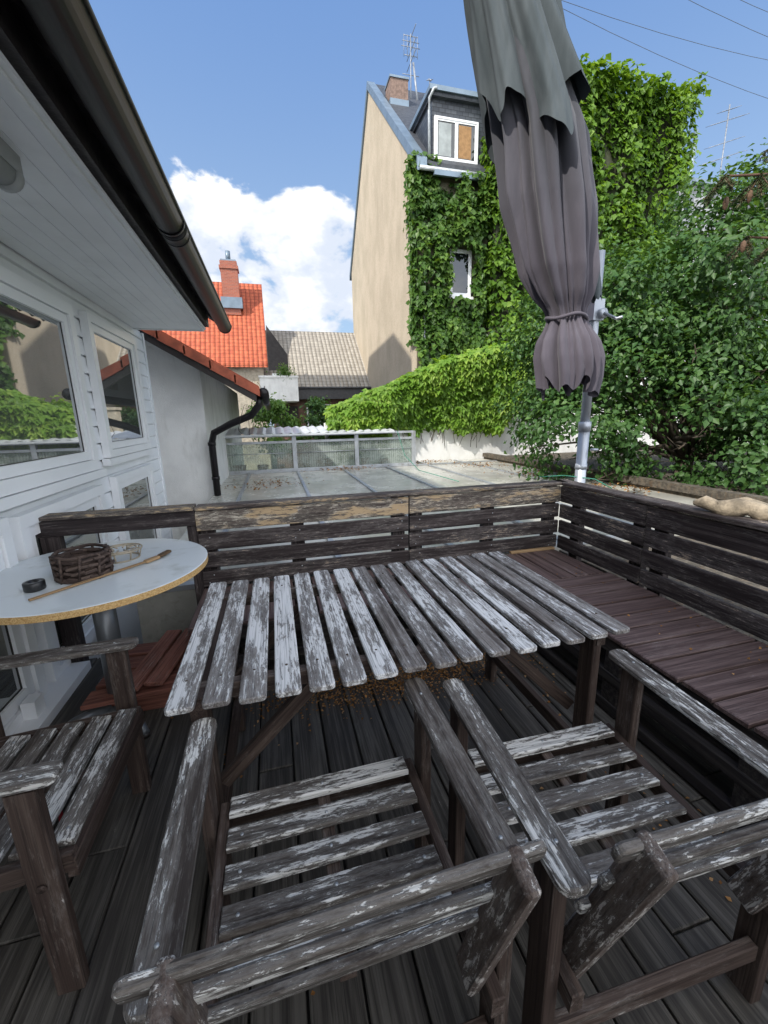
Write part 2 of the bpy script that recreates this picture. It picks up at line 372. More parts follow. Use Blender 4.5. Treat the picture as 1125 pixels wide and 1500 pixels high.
# ------------------------------------------------------------------ round table + items
def lathe(A,prof,c,seg=64,mat=0,smooth=True,sx=1,sy=1):
    vs=[];fs=[];n=len(prof)
    for i in range(seg):
        a=2*math.pi*i/seg
        for r,z in prof: vs.append((c[0]+r*sx*math.cos(a),c[1]+r*sy*math.sin(a),c[2]+z))
    for i in range(seg):
        for j in range(n-1): fs.append([i*n+j,((i+1)%seg)*n+j,((i+1)%seg)*n+j+1,i*n+j+1])
    A.add(vs,fs,mat,None,0,smooth)
def build_round():
    e=empty('round_side_table',(-.87,2.15,0)); c=(-.875,2.15,.75); R=.495
    A=Acc(); lathe(A,[(0,.0305),(R-.004,.0305)],c,96,0,False); lathe(A,[(R-.004,.0305),(R,.028)],c,96,0)
    lathe(A,[(R,.028),(R,0.0),(R-.003,-.002),(0,-.002)],c,96,1,False)
    k=NT('chipboard_edge'); g=k.n('TexCoord').outputs['Object']; n=k.noise(g,160,4,.7)
    k.col(k.mix(k.ramp(n,.35,.65),(.40,.22,.07),(.66,.46,.21))); k.rough(.8)
    k2=NT('white_laminate'); g=k2.n('TexCoord').outputs['Object']; n=k2.noise(g,7,6,.6)
    k2.col(k2.mix(k2.ramp(n,.5,.8),(.68,.72,.73),(.50,.52,.50))); k2.rough(.22)
    A.obj('table_top',[k2.m,k.m],e)
    B=Acc(); gx,gy=-.875,2.15
    tube(B,[(gx,gy,.03),(gx,gy,.745)],.05,28); lathe(B,[(.0,.745),(.14,.745),(.14,.735),(.05,.72)],(gx,gy,0),32)
    lathe(B,[(.05,.06),(.10,.045),(.11,.02),(0,.02)],(gx,gy,0),32)
    for i in range(4):
        a=math.radians(35+90*i); d=V((math.cos(a),math.sin(a),0))
        tube(B,[V((gx,gy,.05))+d*.05,V((gx,gy,.045))+d*.2,V((gx,gy,.02))+d*.31],[.034,.028,.02],10)
        tube(B,[V((gx,gy,.0))+d*.30,V((gx,gy,.02))+d*.30],.022,12,1)
    B.obj('pedestal_base',[plain('grey_steel_column',(.18,.19,.20),.35,.5,.1),M_dark],e); fix(e)
    zt=.7808
    D=Acc(); bc=V((-.885,2.06,zt)); 
    for lev in range(4):
        for i in range(16):
            a=2*math.pi*i/16+lev*.2+random.uniform(-.05,.05); r=.098+random.uniform(-.006,.006)
            p=bc+V((math.cos(a)*r,math.sin(a)*r,.016+lev*.026)); t=V((-math.sin(a),math.cos(a),random.uniform(-.25,.25)))*.026
            board(D,p-t,p+t,.014,.024,up=(math.cos(a),math.sin(a),0),r=.008,wear=.1,jit=.002)
    for z in (.006,.112):
        pts=[bc+V((math.cos(t)*.103,math.sin(t)*.103,z+.003*math.sin(5*t))) for t in np.linspace(0,2*math.pi,33)]
        tube(D,pts,.008,8,0,False)
    for i in range(9):
        a=2*math.pi*i/9; tube(D,[bc+V((math.cos(a)*.107,math.sin(a)*.107,0)),bc+V((math.cos(a+.15)*.109,math.sin(a+.15)*.109,.118))],.006,7)
    lathe(D,[(0,.004),(.09,.004),(.092,.1)],tuple(bc),24)
    D.obj('woven_wood_basket',[wood('basket_wood',(.045,.029,.024),(.115,.08,.064),(.30,.25,.20),-.12)])
    W=Acc(); wc=V((-.80,2.27,zt))
    for r,z in ((.08,.004),(.095,.05),(.07,.05)):
        tube(W,[wc+V((math.cos(t)*r,math.sin(t)*r,z)) for t in np.linspace(0,2*math.pi,25)],.0042,6,0,False)
    for i in range(8):
        a=i*math.pi/4; tube(W,[wc+V((math.cos(a)*.08,math.sin(a)*.08,.004)),wc+V((math.cos(a)*.095,math.sin(a)*.095,.05)),wc+V((math.cos(a)*.03,math.sin(a)*.03,.05))],.0042,6)
    W.obj('wire_candle_holder',[plain('cream_wire',(.40,.34,.25),.5)])
    E=Acc(); p0=V((-.98,1.80,zt+.006));p1=V((-.66,2.14,zt+.010))
    board(E,p0,p1,.016,.008,wear=-.2,c=.002); board(E,p1,p1+V((.05,.06,.002)),.030,.014,wear=-.2,r=.008); 
    E.obj('wooden_paint_brush',[M_new])
    F=Acc(); a=p1+V((.05,.06,.004)); board(F,a,a+V((.035,.07,.004)),.032,.012,r=.01); 
    F.obj('brush_bristles',[plain('bristle',(.10,.06,.03),.9,bump=.002)])
    G=Acc(); lathe(G,[(.020,.002),(.036,.002),(.038,.005),(.038,.035),(.036,.038),(.020,.038),(.020,.002)],(-1.02,1.93,zt),36)
    G.obj('roll_of_black_tape',[plain('black_tape',(.015,.015,.016),.35)])
build_round()
# ------------------------------------------------------------------ white house (left)
def window(F,G,xw,y0,y1,z0,z1,fw=.055,sash=.05,mull=None):
    def fr(y0,y1,z0,z1,w,xa,xb):
        box(F,(xa,y0,z0),(xb,y1,z0+w)); box(F,(xa,y0,z1-w),(xb,y1,z1)); box(F,(xa,y0,z0+w),(xb,y0+w,z1-w)); box(F,(xa,y1-w,z0+w),(xb,y1,z1-w))
    fr(y0,y1,z0,z1,fw,xw,xw+.055)
    ys=[y0+fw+.004]+([mull] if mull else [])+[y1-fw-.004]
    for a,b in zip(ys[:-1],ys[1:]):
        fr(a+.003,b-.003,z0+fw+.004,z1-fw-.004,sash,xw+.002,xw+.04)
        box(G,(xw+.006,a+.003+sash-.004,z0+fw+sash),(xw+.020,b-.003-sash+.004,z1-fw-sash))
        for q in ((a+sash,a+sash+.006),(b-sash-.006,b-sash)):
            box(F,(xw+.0205,q[0],z0+fw+sash+.002),(xw+.024,q[1],z1-fw-sash-.002),1)
        box(F,(xw+.0205,a+sash+.006,z0+fw+sash+.002),(xw+.024,b-sash-.006,z0+fw+sash+.008),1)
def build_house():
    e=empty('white_clapboard_house',(-1.4,2,0)); xw=-1.35; yb=-10
    A=Acc(); z=-.02
    while z<2.42:
        h=min(.13,2.425-z)
        prism(A,[(xw-.02,z),(xw+.004,z+.004),(xw+.004,z+.02),(xw-.004,z+h-.008),(xw-.02,z+h-.002)],'y',yb,5.5)
        z+=.132
    A.obj('siding',[M_white],e)
    B=Acc(); box(B,(-7.4,yb,-3),(xw-.019,5.49,2.45)); 
    box(B,(xw-.018,5.45,-.3),(xw+.012,5.51,2.43)); B.obj('core_walls',[M_white],e)
    F=Acc();G=Acc(); X=xw+.004
    window(F,G,X,1.10,3.56,1.12,2.26,.075,.06,2.30); window(F,G,X,3.80,4.98,1.18,2.28,.06,.055)
    window(F,G,X,2.44,3.54,.03,1.00,.07,.06); window(F,G,X,3.84,4.92,.03,1.02,.06,.055)
    window(F,G,X,.6,2.36,.03,1.02,.07,.06,1.5); window(F,G,X,-1.4,.5,.03,2.2,.07,.07,-.45)
    box(F,(X,1.05,1.06),(X+.07,3.62,1.115)); box(F,(X,3.76,1.12),(X+.06,5.02,1.175))
    F.obj('window_frames',[M_pvc,M_dark],e); G.obj('window_glass',[M_glass],e)
    S=Acc()
    x=xw+.012
    while x<-.66:
        prism(S,[(x,2.425),(x+.085,2.425),(x+.085,2.44),(x,2.44)],'y',yb,5.16); 
        x+=.089
    box(S,(xw,yb,2.428),(-.66,5.15,2.45)); box(S,(-.672,yb,2.41),(-.65,5.17,2.50)); box(S,(xw,5.16,2.41),(-.65,5.18,2.50))
    S.obj('soffit_boards',[M_white],e)
    R=Acc()
    y=-2.5
    while y<5.2:
        pts=[]
        for j in range(9):
            t=j/8; pts.append((y+.21*t,2.50+.028*math.sin(t*math.pi)))
        vs=[];
        for (yy,zz) in pts: vs+= [(-.66,yy,zz+.10),(-.46,yy,zz-.02)]
        low=[(-.66,q[0],q[1]+.125) for q in pts]; low2=[(-.46,q[0],q[1]+.005) for q in pts]
        vs2=vs+[x for p in zip(low,low2) for x in p]; k=len(vs)
        fs=[[2*i,2*i+1,2*i+3,2*i+2] for i in range(8)]+[[k+2*i,k+2*i+2,k+2*i+3,k+2*i+1] for i in range(8)]+[[2*i+1,k+2*i+1,k+2*i+3,2*i+3] for i in range(8)]
        R.add(vs2,fs,0); y+=.21
    box(R,(-.648,yb,2.46),(-.60,5.2,2.60))
    prism(R,[(-.44,2.53),(-4.4,7.7),(-8.4,2.5),(-8.4,2.62),(-4.4,7.85),(-.44,2.66)],'y',yb,5.3)  # ridge raised and roof run back, out of view, to shade the terrace
    prism(R,[(-1.4,2.45),(-1.4,3.7),(-4.4,7.6),(-7.4,3.7),(-7.4,2.45)],'y',yb+.05,5.45,1)
    R.obj('roof',[plain('dark_roof_tiles',(.022,.016,.016),.5,var=.3,bump=.01,bscale=12),M_white],e)
    Gt=Acc(); cx,cz,r=-.43,2.455,.068
    def half(r,y0,y1,th=.005):
        vs=[];fs=[];n=14
        for y in (y0,y1):
            for rr in (r,r-th):
                for i in range(n+1):
                    a=math.pi+math.pi*i/n; vs.append((cx+rr*math.cos(a),y,cz+rr*math.sin(a)))
        m=n+1
        for i in range(n): fs.append([i,i+1,2*m+i+1,2*m+i]); fs.append([m+i,3*m+i,3*m+i+1,m+i+1]); 
        fs.append([0,m,3*m,2*m]); fs.append([n,2*m+n,3*m+n,m+n])
        for i in range(n): fs.append([i,m+i,m+i+1,i+1]); fs.append([2*m+i,2*m+i+1,3*m+i+1,3*m+i])
        Gt.add(vs,fs,0,None,0,True)
    half(r,yb,5.13)
    for y in (2.55,2.62,2.70,5.09,-.5): half(r+.004,y,y+.022)
    half(r+.0025,2.55,2.72)
    tube(Gt,[(cx+r,yb,cz+.004),(cx+r,5.13,cz+.004)],.009,10)
    poly(Gt,[(cx+r*math.cos(math.pi+math.pi*i/14),5.125,cz+r*math.sin(math.pi+math.pi*i/14)) for i in range(15)])
    for y in np.arange(-1.5,5.1,.62): box(Gt,(cx-.07,y,cz+.002),(cx+.075,y+.03,cz+.008))
    Gt.obj('gutter',[M_gutter],e)
    L=Acc(); lx=-.88
    box(L,(lx-.05,1.0,2.36),(lx+.05,2.06,2.425)); tube(L,[(lx,1.02,2.355),(lx,2.02,2.355)],.045,20)
    tube(L,[(lx,2.02,2.355),(lx,2.06,2.355)],.052,20); tube(L,[(lx,2.06,2.355),(lx,2.10,2.36)],[.03,.026],14)
    L.obj('soffit_lamp',[plain('lamp_plastic',(.34,.35,.35),.35,var=.1)],e)
    D=Acc(); box(D,(xw+.005,2.0,-.0),(xw+.16,2.62,.05)); box(D,(xw+.06,2.12,.05),(xw+.12,2.2,.14)); D.obj('door_step',[M_pvc],e)
    fix(e)
build_house()
def build_shadowhouse():  # added out of view; profile shaped to cast the roof shadow on the gable
    e=empty('unseen_shadow_house',(-13,15,0)); A=Acc()
    prism(A,[(11.0,-3),(11.0,20.8),(14.2,22.6),(20.6,22.2),(20.6,-3)],'x',-15,-8.6,0)
    for z in (2,6,10,14):
        for y in (12.2,15.2,18.2): box(A,(-8.6,y,z),(-8.55,y+1.1,z+1.6),1); box(A,(-8.55,y+.08,z+.08),(-8.54,y+1.02,z+1.52),2)
    A.obj('walls',[M_plaster,M_pvc,M_fargl],e); fix(e)
build_shadowhouse()
# ------------------------------------------------------------------ neighbour house
def tilemat(name,c,c2,sx,sz,rough=.75,axis='y'):
    k=NT(name); g=k.n('TexCoord').outputs['Object']; sp=k.n('SeparateXYZ'); k.l(g,sp.inputs[0])
    cx=k.math('FRACT',k.math('MULTIPLY',sp.outputs[0 if axis=='y' else 1],1/sx)); cz=k.math('FRACT',k.math('MULTIPLY',sp.outputs[2],1/sz))
    rowsh=k.ramp(cz,.0,.22,.35,1); colsh=k.math('SINE',k.math('MULTIPLY',cx,math.pi))
    n=k.noise(g,2.2,5,.6); n2=k.noise(k.vmul(g,(1/sx,1/sx,1/sz)),1.0,1,.5)
    col=k.mix(k.ramp(k.math('ADD',k.math('MULTIPLY',n,.5),k.math('MULTIPLY',n2,.5)),.35,.65),c,c2)
    dark=tuple(x*.35 for x in c)
    col=k.mix(k.math('SUBTRACT',1,k.math('MULTIPLY',rowsh,k.ramp(colsh,0,.5,.4,1))),col,dark)
    k.col(col); k.rough(rough); k.bump(k.math('ADD',colsh,k.math('MULTIPLY',cz,-.8)),.06,1); return k.m
M_red=tilemat('red_clay_tiles',(.40,.085,.038),(.56,.14,.06),.30,.26)
M_beige=tilemat('beige_tiles',(.30,.27,.225),(.42,.385,.325),.30,.22)
def build_neigh():
    e=empty('neighbour_house',(-2,7,0)); A=Acc()
    yv=6.45; y1=14
    prof=[(-1.0,-3),(-1.0,2.25),(-4.2,4.2),(-7.4,2.25),(-7.4,-3)]
    prism(A,prof,'y',6.95,y1,0)
    sl=math.tan(math.radians(31)); x0,z0=-.20,1.86; xr=-4.2; zr=z0+sl*(x0-xr)
    prism(A,[(x0,z0),(xr,zr),(xr-(x0-xr),z0),(xr-(x0-xr),z0+.03),(xr,zr+.03),(x0,z0+.03)],'y',yv,y1+.3,1)
    prism(A,[(x0,z0-.16),(xr,zr-.16),(xr,zr-.005),(x0,z0-.005)],'y',yv-.015,yv+.05,1)
    for i in range(6): 
        t=.25+.55*i; prism(A,[(x0-t,z0+sl*t-.15),(x0-t-.08,z0+sl*(t+.08)-.15),(x0-t-.08,z0+sl*(t+.08)-.01),(x0-t,z0+sl*t-.01)],'y',yv+.05,6.95,1)
    A.obj('walls_and_soffit',[M_plaster,M_dark],e)
    T=Acc(); n=14
    for i in range(n):
        t0=i*.31;xa=x0+.05-t0; za=z0+.035+sl*(x0-xa)+.0
        xb=xa-.33; zb=z0+.035+sl*(x0-xb)
        prism(T,[(xa,za+.05),(xb,zb+.02),(xb,zb-.10),(xa,za-.085)],'y',yv-.04,yv+.14,0)
    prism(T,[(x0+.04,z0+.04),(xr,zr+.05),(xr,zr+.09),(x0+.04,z0+.08)],'y',yv+.14,y1+.3,0)
    T.obj('roof_tiles',[plain('orange_clay',(.36,.09,.045),.7,var=.35,scale=5)],e)
    G=Acc()
    tube(G,[(-.10,yv-.02,1.83),(-.10,y1,1.80)],.075,14)
    tube(G,[(-.16,yv+.08,1.80),(-.18,yv+.08,1.66),(-.30,yv+.12,1.52),(-.62,yv+.30,1.40),(-.88,yv+.36,1.27),(-.93,yv+.38,1.12),(-.93,yv+.38,-.5)],.052,14)
    for z in (1.08,.55): tube(G,[(-.93,yv+.38,z),(-.93,yv+.38,z+.05)],.060,14)
    G.obj('gutter_and_downpipe',[M_gutter],e)
    C=Acc()
    random.seed(3)
    for i in range(3):
        pts=[];x,y,z=-.05-.1*i,yv+.2,1.9
        for j in range(9):
            pts.append((x+random.uniform(-.05,.05)-j*.03,y-.05*j*.2,z-.07*j+.12*math.sin(j*1.2+i)))
        tube(C,pts,.004,5)
    C.obj('loose_cables',[M_dark],e); fix(e)
build_neigh()
# ------------------------------------------------------------------ flat roof, fence
def build_flat():
    e=empty('flat_glass_roof',(3,6,0)); A=Acc(); box(A,(-1.0,2.95,-3),(5.4,10.0,.30))
    k=NT('dusty_wired_glass'); g=k.n('TexCoord').outputs['Object']
    n=k.noise(g,1.3,6,.65); n2=k.noise(g,14,5,.7)
    c=k.mix(k.ramp(n,.35,.7),(.40,.39,.34),(.56,.545,.48)); c=k.mix(k.math('MULTIPLY',k.ramp(n2,.52,.78),.5),c,(.20,.15,.10)); k.col(c); k.rough(k.ramp(n,.3,.7,.10,.40))
    A.obj('roof_slab',[k.m],e)
    B=Acc()
    for x in np.arange(-.6,5.4,1.02): box(B,(x,3.0,.304),(x+.05,9.95,.325))
    box(B,(-1,9.3,.304),(5.4,9.36,.33)); box(B,(-1,2.95,.304),(5.4,3.02,.34))
    B.obj('glazing_bars',[M_alu2],e)
    fix(e)
    A=Acc(); box(A,(5.4,1.5,-3),(12,10.0,.36)); box(A,(2.32,-2,-3),(5.4,2.9,.30)); box(A,(5.35,1.5,.36),(5.5,9.98,.46)); A.obj('gravel_flat_roof',[plain('roof_gravel',(.10,.085,.065),.95,var=.5,scale=14,bump=.02,bscale=50,dirt=(.16,.09,.04))])
    P=[]
    random.seed(31)
    for _ in range(900):
        cx,cy=random.choice(((-.2,7.5),(4.6,8.6),(4.9,7),(1.5,9.2),(5,5),(3.6,9.7)))
        P.append((cx+random.gauss(0,.35),min(9.9,cy+random.gauss(0,.25)),.345))
    leaves('roof_debris',P,[(0,0,1)]*len(P),.05,leafm('dry_debris',(.12,.06,.02),(.28,.14,.05),(.35,.2,.08),.1,.8),droop=0,jit=.3)
build_flat()
def build_fence():
    e=empty('wired_glass_fence',(1,9.5,.3)); A=Acc(); y=9.4; zt=1.12
    xs=[-1.15,.42,1.82,3.2]
    for x in xs: box(A,(x-.045,y-.04,.30),(x+.045,y+.04,zt))
    for z in (.35,zt-.02,.96): box(A,(-1.15,y-.032,z-.025),(3.2,y+.032,z+.025))
    for x in xs[:-1]:
        tube(A,[(x+.05,y-.02,.72),(x+1.35,y-.02,.72)],.008,6)
    box(A,(3.17,9.45,.30),(3.23,9.98,.36))
    A.obj('aluminium_frame',[M_alu2],e)
    G=Acc()
    for i,(a,b) in enumerate(zip(xs[:-1],xs[1:])):
        box(G,(a+.046,y-.006,.376),(b-.046,y+.006,.934))
    k=NT('ribbed_translucent_panel'); g=k.n('TexCoord').outputs['Object']; sp=k.n('SeparateXYZ'); k.l(g,sp.inputs[0])
    r=k.math('SINE',k.math('MULTIPLY',sp.outputs[0],120)); n=k.noise(g,3,4,.6)
    k.col(k.mix(k.ramp(r,-1,1),(.34,.38,.35),(.50,.54,.50))); k.rough(.15); k.bump(r,.01,.3)
    tr=k.n('BsdfTransparent'); tr.inputs[0].default_value=(.82,.88,.84,1); mx=k.n('MixShader'); k.l(k.ramp(n,.35,.65,.5,.8),mx.inputs[0])
    k.l(k.b.outputs[0],mx.inputs[1]);k.l(tr.outputs[0],mx.inputs[2]);k.l(mx.outputs[0],k.out.inputs[0])
    G.obj('glass_panels',[k.m],e)
    S=Acc()
    n=60
    vs=[];fs=[]
    for i in range(n+1):
        x=-1.3+4.0*i/n; z=.02*math.sin(i*2.1)
        vs+=[(x,9.25,1.14+z),(x,10.6,1.26+z)]
    for i in range(n): fs.append([2*i,2*i+2,2*i+3,2*i+1])
    S.add(vs,fs,0); box(S,(-1.3,9.25,1.10),(2.7,9.28,1.14)); S.obj('corrugated_cover',[plain('light_sheet_metal',(.60,.62,.63),.4,.2,.15,3)],e)
    Q=Acc(); random.seed(8)
    for x in (-.8,-.3,.1,.7,1.2,2.1,2.6):
        h=random.uniform(.12,.28); r=random.uniform(.08,.15); lathe(Q,[(0,0),(r*.8,0),(r,h),(r*.85,h)],(x,9.75,.30),16)
    Q.obj('plant_pots',[plain('terracotta',(.30,.13,.07),.8)])
    fix(e)
build_fence()
# ------------------------------------------------------------------ ivy wall
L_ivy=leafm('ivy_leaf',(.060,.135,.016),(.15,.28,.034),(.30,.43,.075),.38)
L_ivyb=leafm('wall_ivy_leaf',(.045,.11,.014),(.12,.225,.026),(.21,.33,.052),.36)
L_ivy2=leafm('ivy_leaf_dark',(.026,.070,.014),(.060,.13,.022),(.14,.235,.042),.28)
L_tree=leafm('tree_leaf',(.028,.075,.022),(.057,.128,.033),(.115,.205,.055),.3)
L_bush=leafm('bush_leaf',(.04,.10,.018),(.09,.18,.03),(.18,.28,.06),.3)
def itp(x,xs,ys): return float(np.interp(x,xs,ys))
TX=[1.2,1.6,2.6,4.0,5.2,6.8,8.2];TZ=[1.55,1.72,2.05,2.65,3.0,3.3,3.3]
BX=[1.2,2.5,3.0,3.6,4.4,5.1,5.6,6.2,6.8,8.2];BZ=[.4,.8,1.15,1.15,1.0,.98,1.2,1.5,2.1,2.0]
def build_ivywall():
    e=empty('ivy_covered_garden_wall',(4,10,0)); A=Acc()
    pts=[(1.3,-3)]+[(x,z-.22) for x,z in zip(TX,TZ)]+[(12,3.1),(12,-3)]
    vs=[(x,10.02,z) for x,z in pts]+[(x,10.28,z) for x,z in pts]; n=len(pts)
    A.add(vs,[list(range(n)),list(range(n,2*n))[::-1]]+[[i,(i+1)%n,n+(i+1)%n,n+i] for i in range(n)],0)
    A.obj('plastered_wall',[M_plaster],e)
    P=[];N=[];B=[]
    while len(P)<9000:
        x=random.uniform(1.3,8.2); zt=itp(x,TX,TZ); zb=itp(x,BX,BZ)+.30*fb((x,0,3),2.2)
        z=random.uniform(zb,zt+.06); t=(z-zb)/(zt-zb+.01)
        lump=fb((x,z*.8,1),1.5)
        bul=.12+.42*math.sin(min(1,max(0,t))*math.pi*.62)*(.65)+.20*lump
        if z>zt-.05 and random.random()<.3: bul-=.35*random.random()
        dd=random.random()**2*.25
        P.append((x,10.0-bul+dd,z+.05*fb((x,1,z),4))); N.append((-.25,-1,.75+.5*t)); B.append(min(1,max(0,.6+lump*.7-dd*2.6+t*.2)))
    for _ in range(1700):
        x=random.uniform(1.3,8.2); zt=itp(x,TX,TZ); P.append((x,10.0+random.uniform(-.25,.35),zt+random.uniform(-.1,.10)+.08*fb((x,4,0),2))); N.append((0,-.3,1)); B.append(.8)
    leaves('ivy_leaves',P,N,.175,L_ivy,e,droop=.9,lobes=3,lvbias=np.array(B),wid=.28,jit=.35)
    S=Acc()
    random.seed(5)
    for _ in range(40):
        x=random.uniform(2.8,6.5); z0=itp(x,BX,BZ)+.3; tube(S,[(x,10.0,z0),(x+random.uniform(-.1,.1),9.97,z0-.3),(x+random.uniform(-.1,.1),9.98,z0-.35-random.random()*.35)],.006,5)
    S.obj('ivy_stems',[plain('stem',(.08,.05,.03),.9)],e)
    fix(e)
build_ivywall()
# ------------------------------------------------------------------ gable building
def build_gable():
    e=empty('tall_gabled_apartment_house',(9,25,0)); A=Acc()
    X0,X1=7.0,14.0
    prof=[(20,-3),(20,12.2),(28.4,20.2),(35.6,12.6),(35.6,-3)]
    prism(A,prof,'x',X0,X1,0)
    k=NT('beige_render'); g=k.n('TexCoord').outputs['Object']
    n=k.noise(k.vmul(g,(1,.5,.35)),1.3,6,.65); n2=k.noise(g,9,5,.6); n3=k.noise(k.vmul(g,(1,1,.10)),2.2,4,.6)
    c=k.mix(k.ramp(n,.35,.68),(.52,.44,.33),(.42,.355,.26)); c=k.mix(k.math('MULTIPLY',k.ramp(n3,.55,.8),.45),c,(.30,.25,.185)); c=k.mix(k.math('MULTIPLY',k.ramp(n2,.45,.7),.35),c,(.33,.28,.21))
    k.col(c); k.rough(.95); k.bump(n2,.05,.5)
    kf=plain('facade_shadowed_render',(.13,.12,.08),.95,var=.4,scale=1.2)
    A.obj('walls',[k.m],e)
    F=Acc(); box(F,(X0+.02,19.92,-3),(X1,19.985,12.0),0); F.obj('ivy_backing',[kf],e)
    R=Acc()
    prism(R,[(19.6,11.95),(28.4,20.35),(36,12.3),(36,12.55),(28.4,20.62),(19.6,12.25)],'x',X0+.35,X1+.2,0)
    prism(R,[(19.55,11.85),(28.4,20.28),(36.05,12.25),(36.05,12.6),(28.4,20.70),(19.55,12.35)],'x',X0-.10,X0+.349,1)
    R.obj('roof_and_verge',[plain('slate_roof',(.055,.06,.07),.6,var=.35,scale=6,bump=.03,bscale=9),M_zinc],e)
    D=Acc(); xa,xb=7.75,10.6
    box(D,(xa,20.05,12.15),(xb,27.0,15.0),0)
    box(D,(xa-.2,19.75,15.0),(xb+.2,27.3,15.18),1); box(D,(xa-.1,19.85,14.85),(xb+.1,27,15.0),0)
    poly(D,[(xa-.05,19.5,11.9),(xb,19.5,11.9),(xb,20.04,12.6),(xa-.05,20.04,12.6)],0)
    box(D,(xa-.1,19.9,12.42),(xb,20.04,12.5),1)
    box(D,(xa-.1,19.42,11.70),(xb+.1,19.55,11.92),1)
    ks=NT('slate_cladding'); g=ks.n('TexCoord').outputs['Object']; br=ks.n('TexBrick'); 
    sp=ks.n('SeparateXYZ'); ks.l(g,sp.inputs[0]); cb=ks.n('CombineXYZ'); ks.l(ks.math('ADD',sp.outputs[0],sp.outputs[1]),cb.inputs[0]); ks.l(sp.outputs[2],cb.inputs[1]); ks.l(cb.outputs[0],br.inputs['Vector'])
    br.inputs['Scale'].default_value=1; br.inputs['Brick Width'].default_value=.28; br.inputs['Row Height'].default_value=.16; br.inputs['Mortar Size'].default_value=.012
    br.inputs['Color1'].default_value=(.035,.042,.055,1); br.inputs['Color2'].default_value=(.075,.085,.10,1); br.inputs['Mortar'].default_value=(.012,.014,.018,1)
    ks.l(br.outputs[0],ks.b.inputs['Base Color']); ks.rough(.5)
    D.obj('dormer',[ks.m,M_zinc],e)
    W=Acc()
    def win(x0,x1,z0,z1,y=20.05,n=2,cur=None):
        box(W,(x0,y-.10,z0),(x1,y-.001,z0+.08),0); box(W,(x0,y-.10,z1-.08),(x1,y-.001,z1),0); box(W,(x0,y-.10,z0+.08),(x0+.08,y-.001,z1-.08),0); box(W,(x1-.08,y-.10,z0+.08),(x1,y-.001,z1-.08),0)
        w=(x1-x0-.16)/n
        for i in range(n):
            a=x0+.08+i*w
            box(W,(a,y-.08,z0+.08),(a+.07,y-.002,z1-.08),0); box(W,(a+w-.07,y-.08,z0+.08),(a+w,y-.002,z1-.08),0)
            box(W,(a+.07,y-.08,z0+.08),(a+w-.07,y-.002,z0+.15),0); box(W,(a+.07,y-.08,z1-.15),(a+w-.07,y-.002,z1-.08),0)
            box(W,(a+.07,y-.05,z0+.15),(a+w-.07,y-.003,z1-.15),1)
            if cur and i in cur: box(W,(a+.12,y-.056,z0+.2),(a+w*.75,y-.0505,z1-.2),cur[i])
    win(7.85,9.95,12.55,14.2,n=2,cur={0:3,1:2})
    win(8.6,9.7,7.0,9.0,19.9,1); win(8.55,9.6,2.6,4.4,19.9,1)
    box(W,(8.5,19.7,6.86),(9.8,19.9,6.98),0); box(W,(8.45,19.7,2.46),(9.7,19.9,2.58),0)
    W.obj('windows',[M_pvc,glassm('dark_window_glass',(.01,.012,.015),.02),plain('ochre_curtain',(.35,.20,.09),.9),plain('net_curtain',(.35,.38,.38),.9,var=.2,scale=3)],e)
    P=Acc()
    tube(P,[(7.85,19.72,15.05),(7.72,19.72,15.0),(7.58,19.9,14.75),(7.60,19.98,14.3),(7.62,19.98,12.4)],.055,12)
    tube(P,[(7.35,19.85,12.0),(7.35,19.85,-3)],.05,10)
    tube(P,[(7.0,19.5,11.93),(10.4,19.5,11.93)],.09,12)
    P.obj('rainwater_pipes',[plain('grey_pipe',(.5,.53,.55),.4,.2)],e)
    C=Acc(); box(C,(7.55,25.7,17.0),(8.55,26.7,19.25),0); box(C,(7.50,25.65,19.25),(8.60,26.75,19.35),1); box(C,(7.52,25.66,17.2),(8.58,26.74,18.3),1)
    C.obj('chimney',[plain('chimney_brick',(.22,.15,.12),.9,var=.35,scale=7),M_zinc],e)
    fix(e)
    T=Acc(); bx,by=9.15,27.0
    tube(T,[(bx,by,18.5),(bx,by,22.3)],.035,8)
    for z,l in ((22.2,.42),(21.95,.5),(21.7,.55),(21.3,.4),(20.4,.5)):
        tube(T,[(bx-l,by,z),(bx+l,by,z)],.018,6)
    for z in (22.1,21.5,21.0): tube(T,[(bx-.0,by-.9,z),(bx,by+.7,z)],.02,6)
    for x in (-.4,-.2,.2,.4): tube(T,[(bx+x,by,21.2),(bx+x,by,22.25)],.014,6)
    tube(T,[(bx+.5,by,18.5),(bx+.15,by,21.0)],.06,8); tube(T,[(bx+1.15,by,18.5),(bx+1.15,by,20.4)],.03,8); tube(T,[(bx+.95,by,20.3),(bx+1.35,by,20.4)],.02,6); tube(T,[(bx+1.15,by-.2,20.2),(bx+1.15,by+.2,20.5)],.05,6)
    T.obj('tv_antenna',[plain('antenna_metal',(.25,.27,.30),.5,.3)])
build_gable()
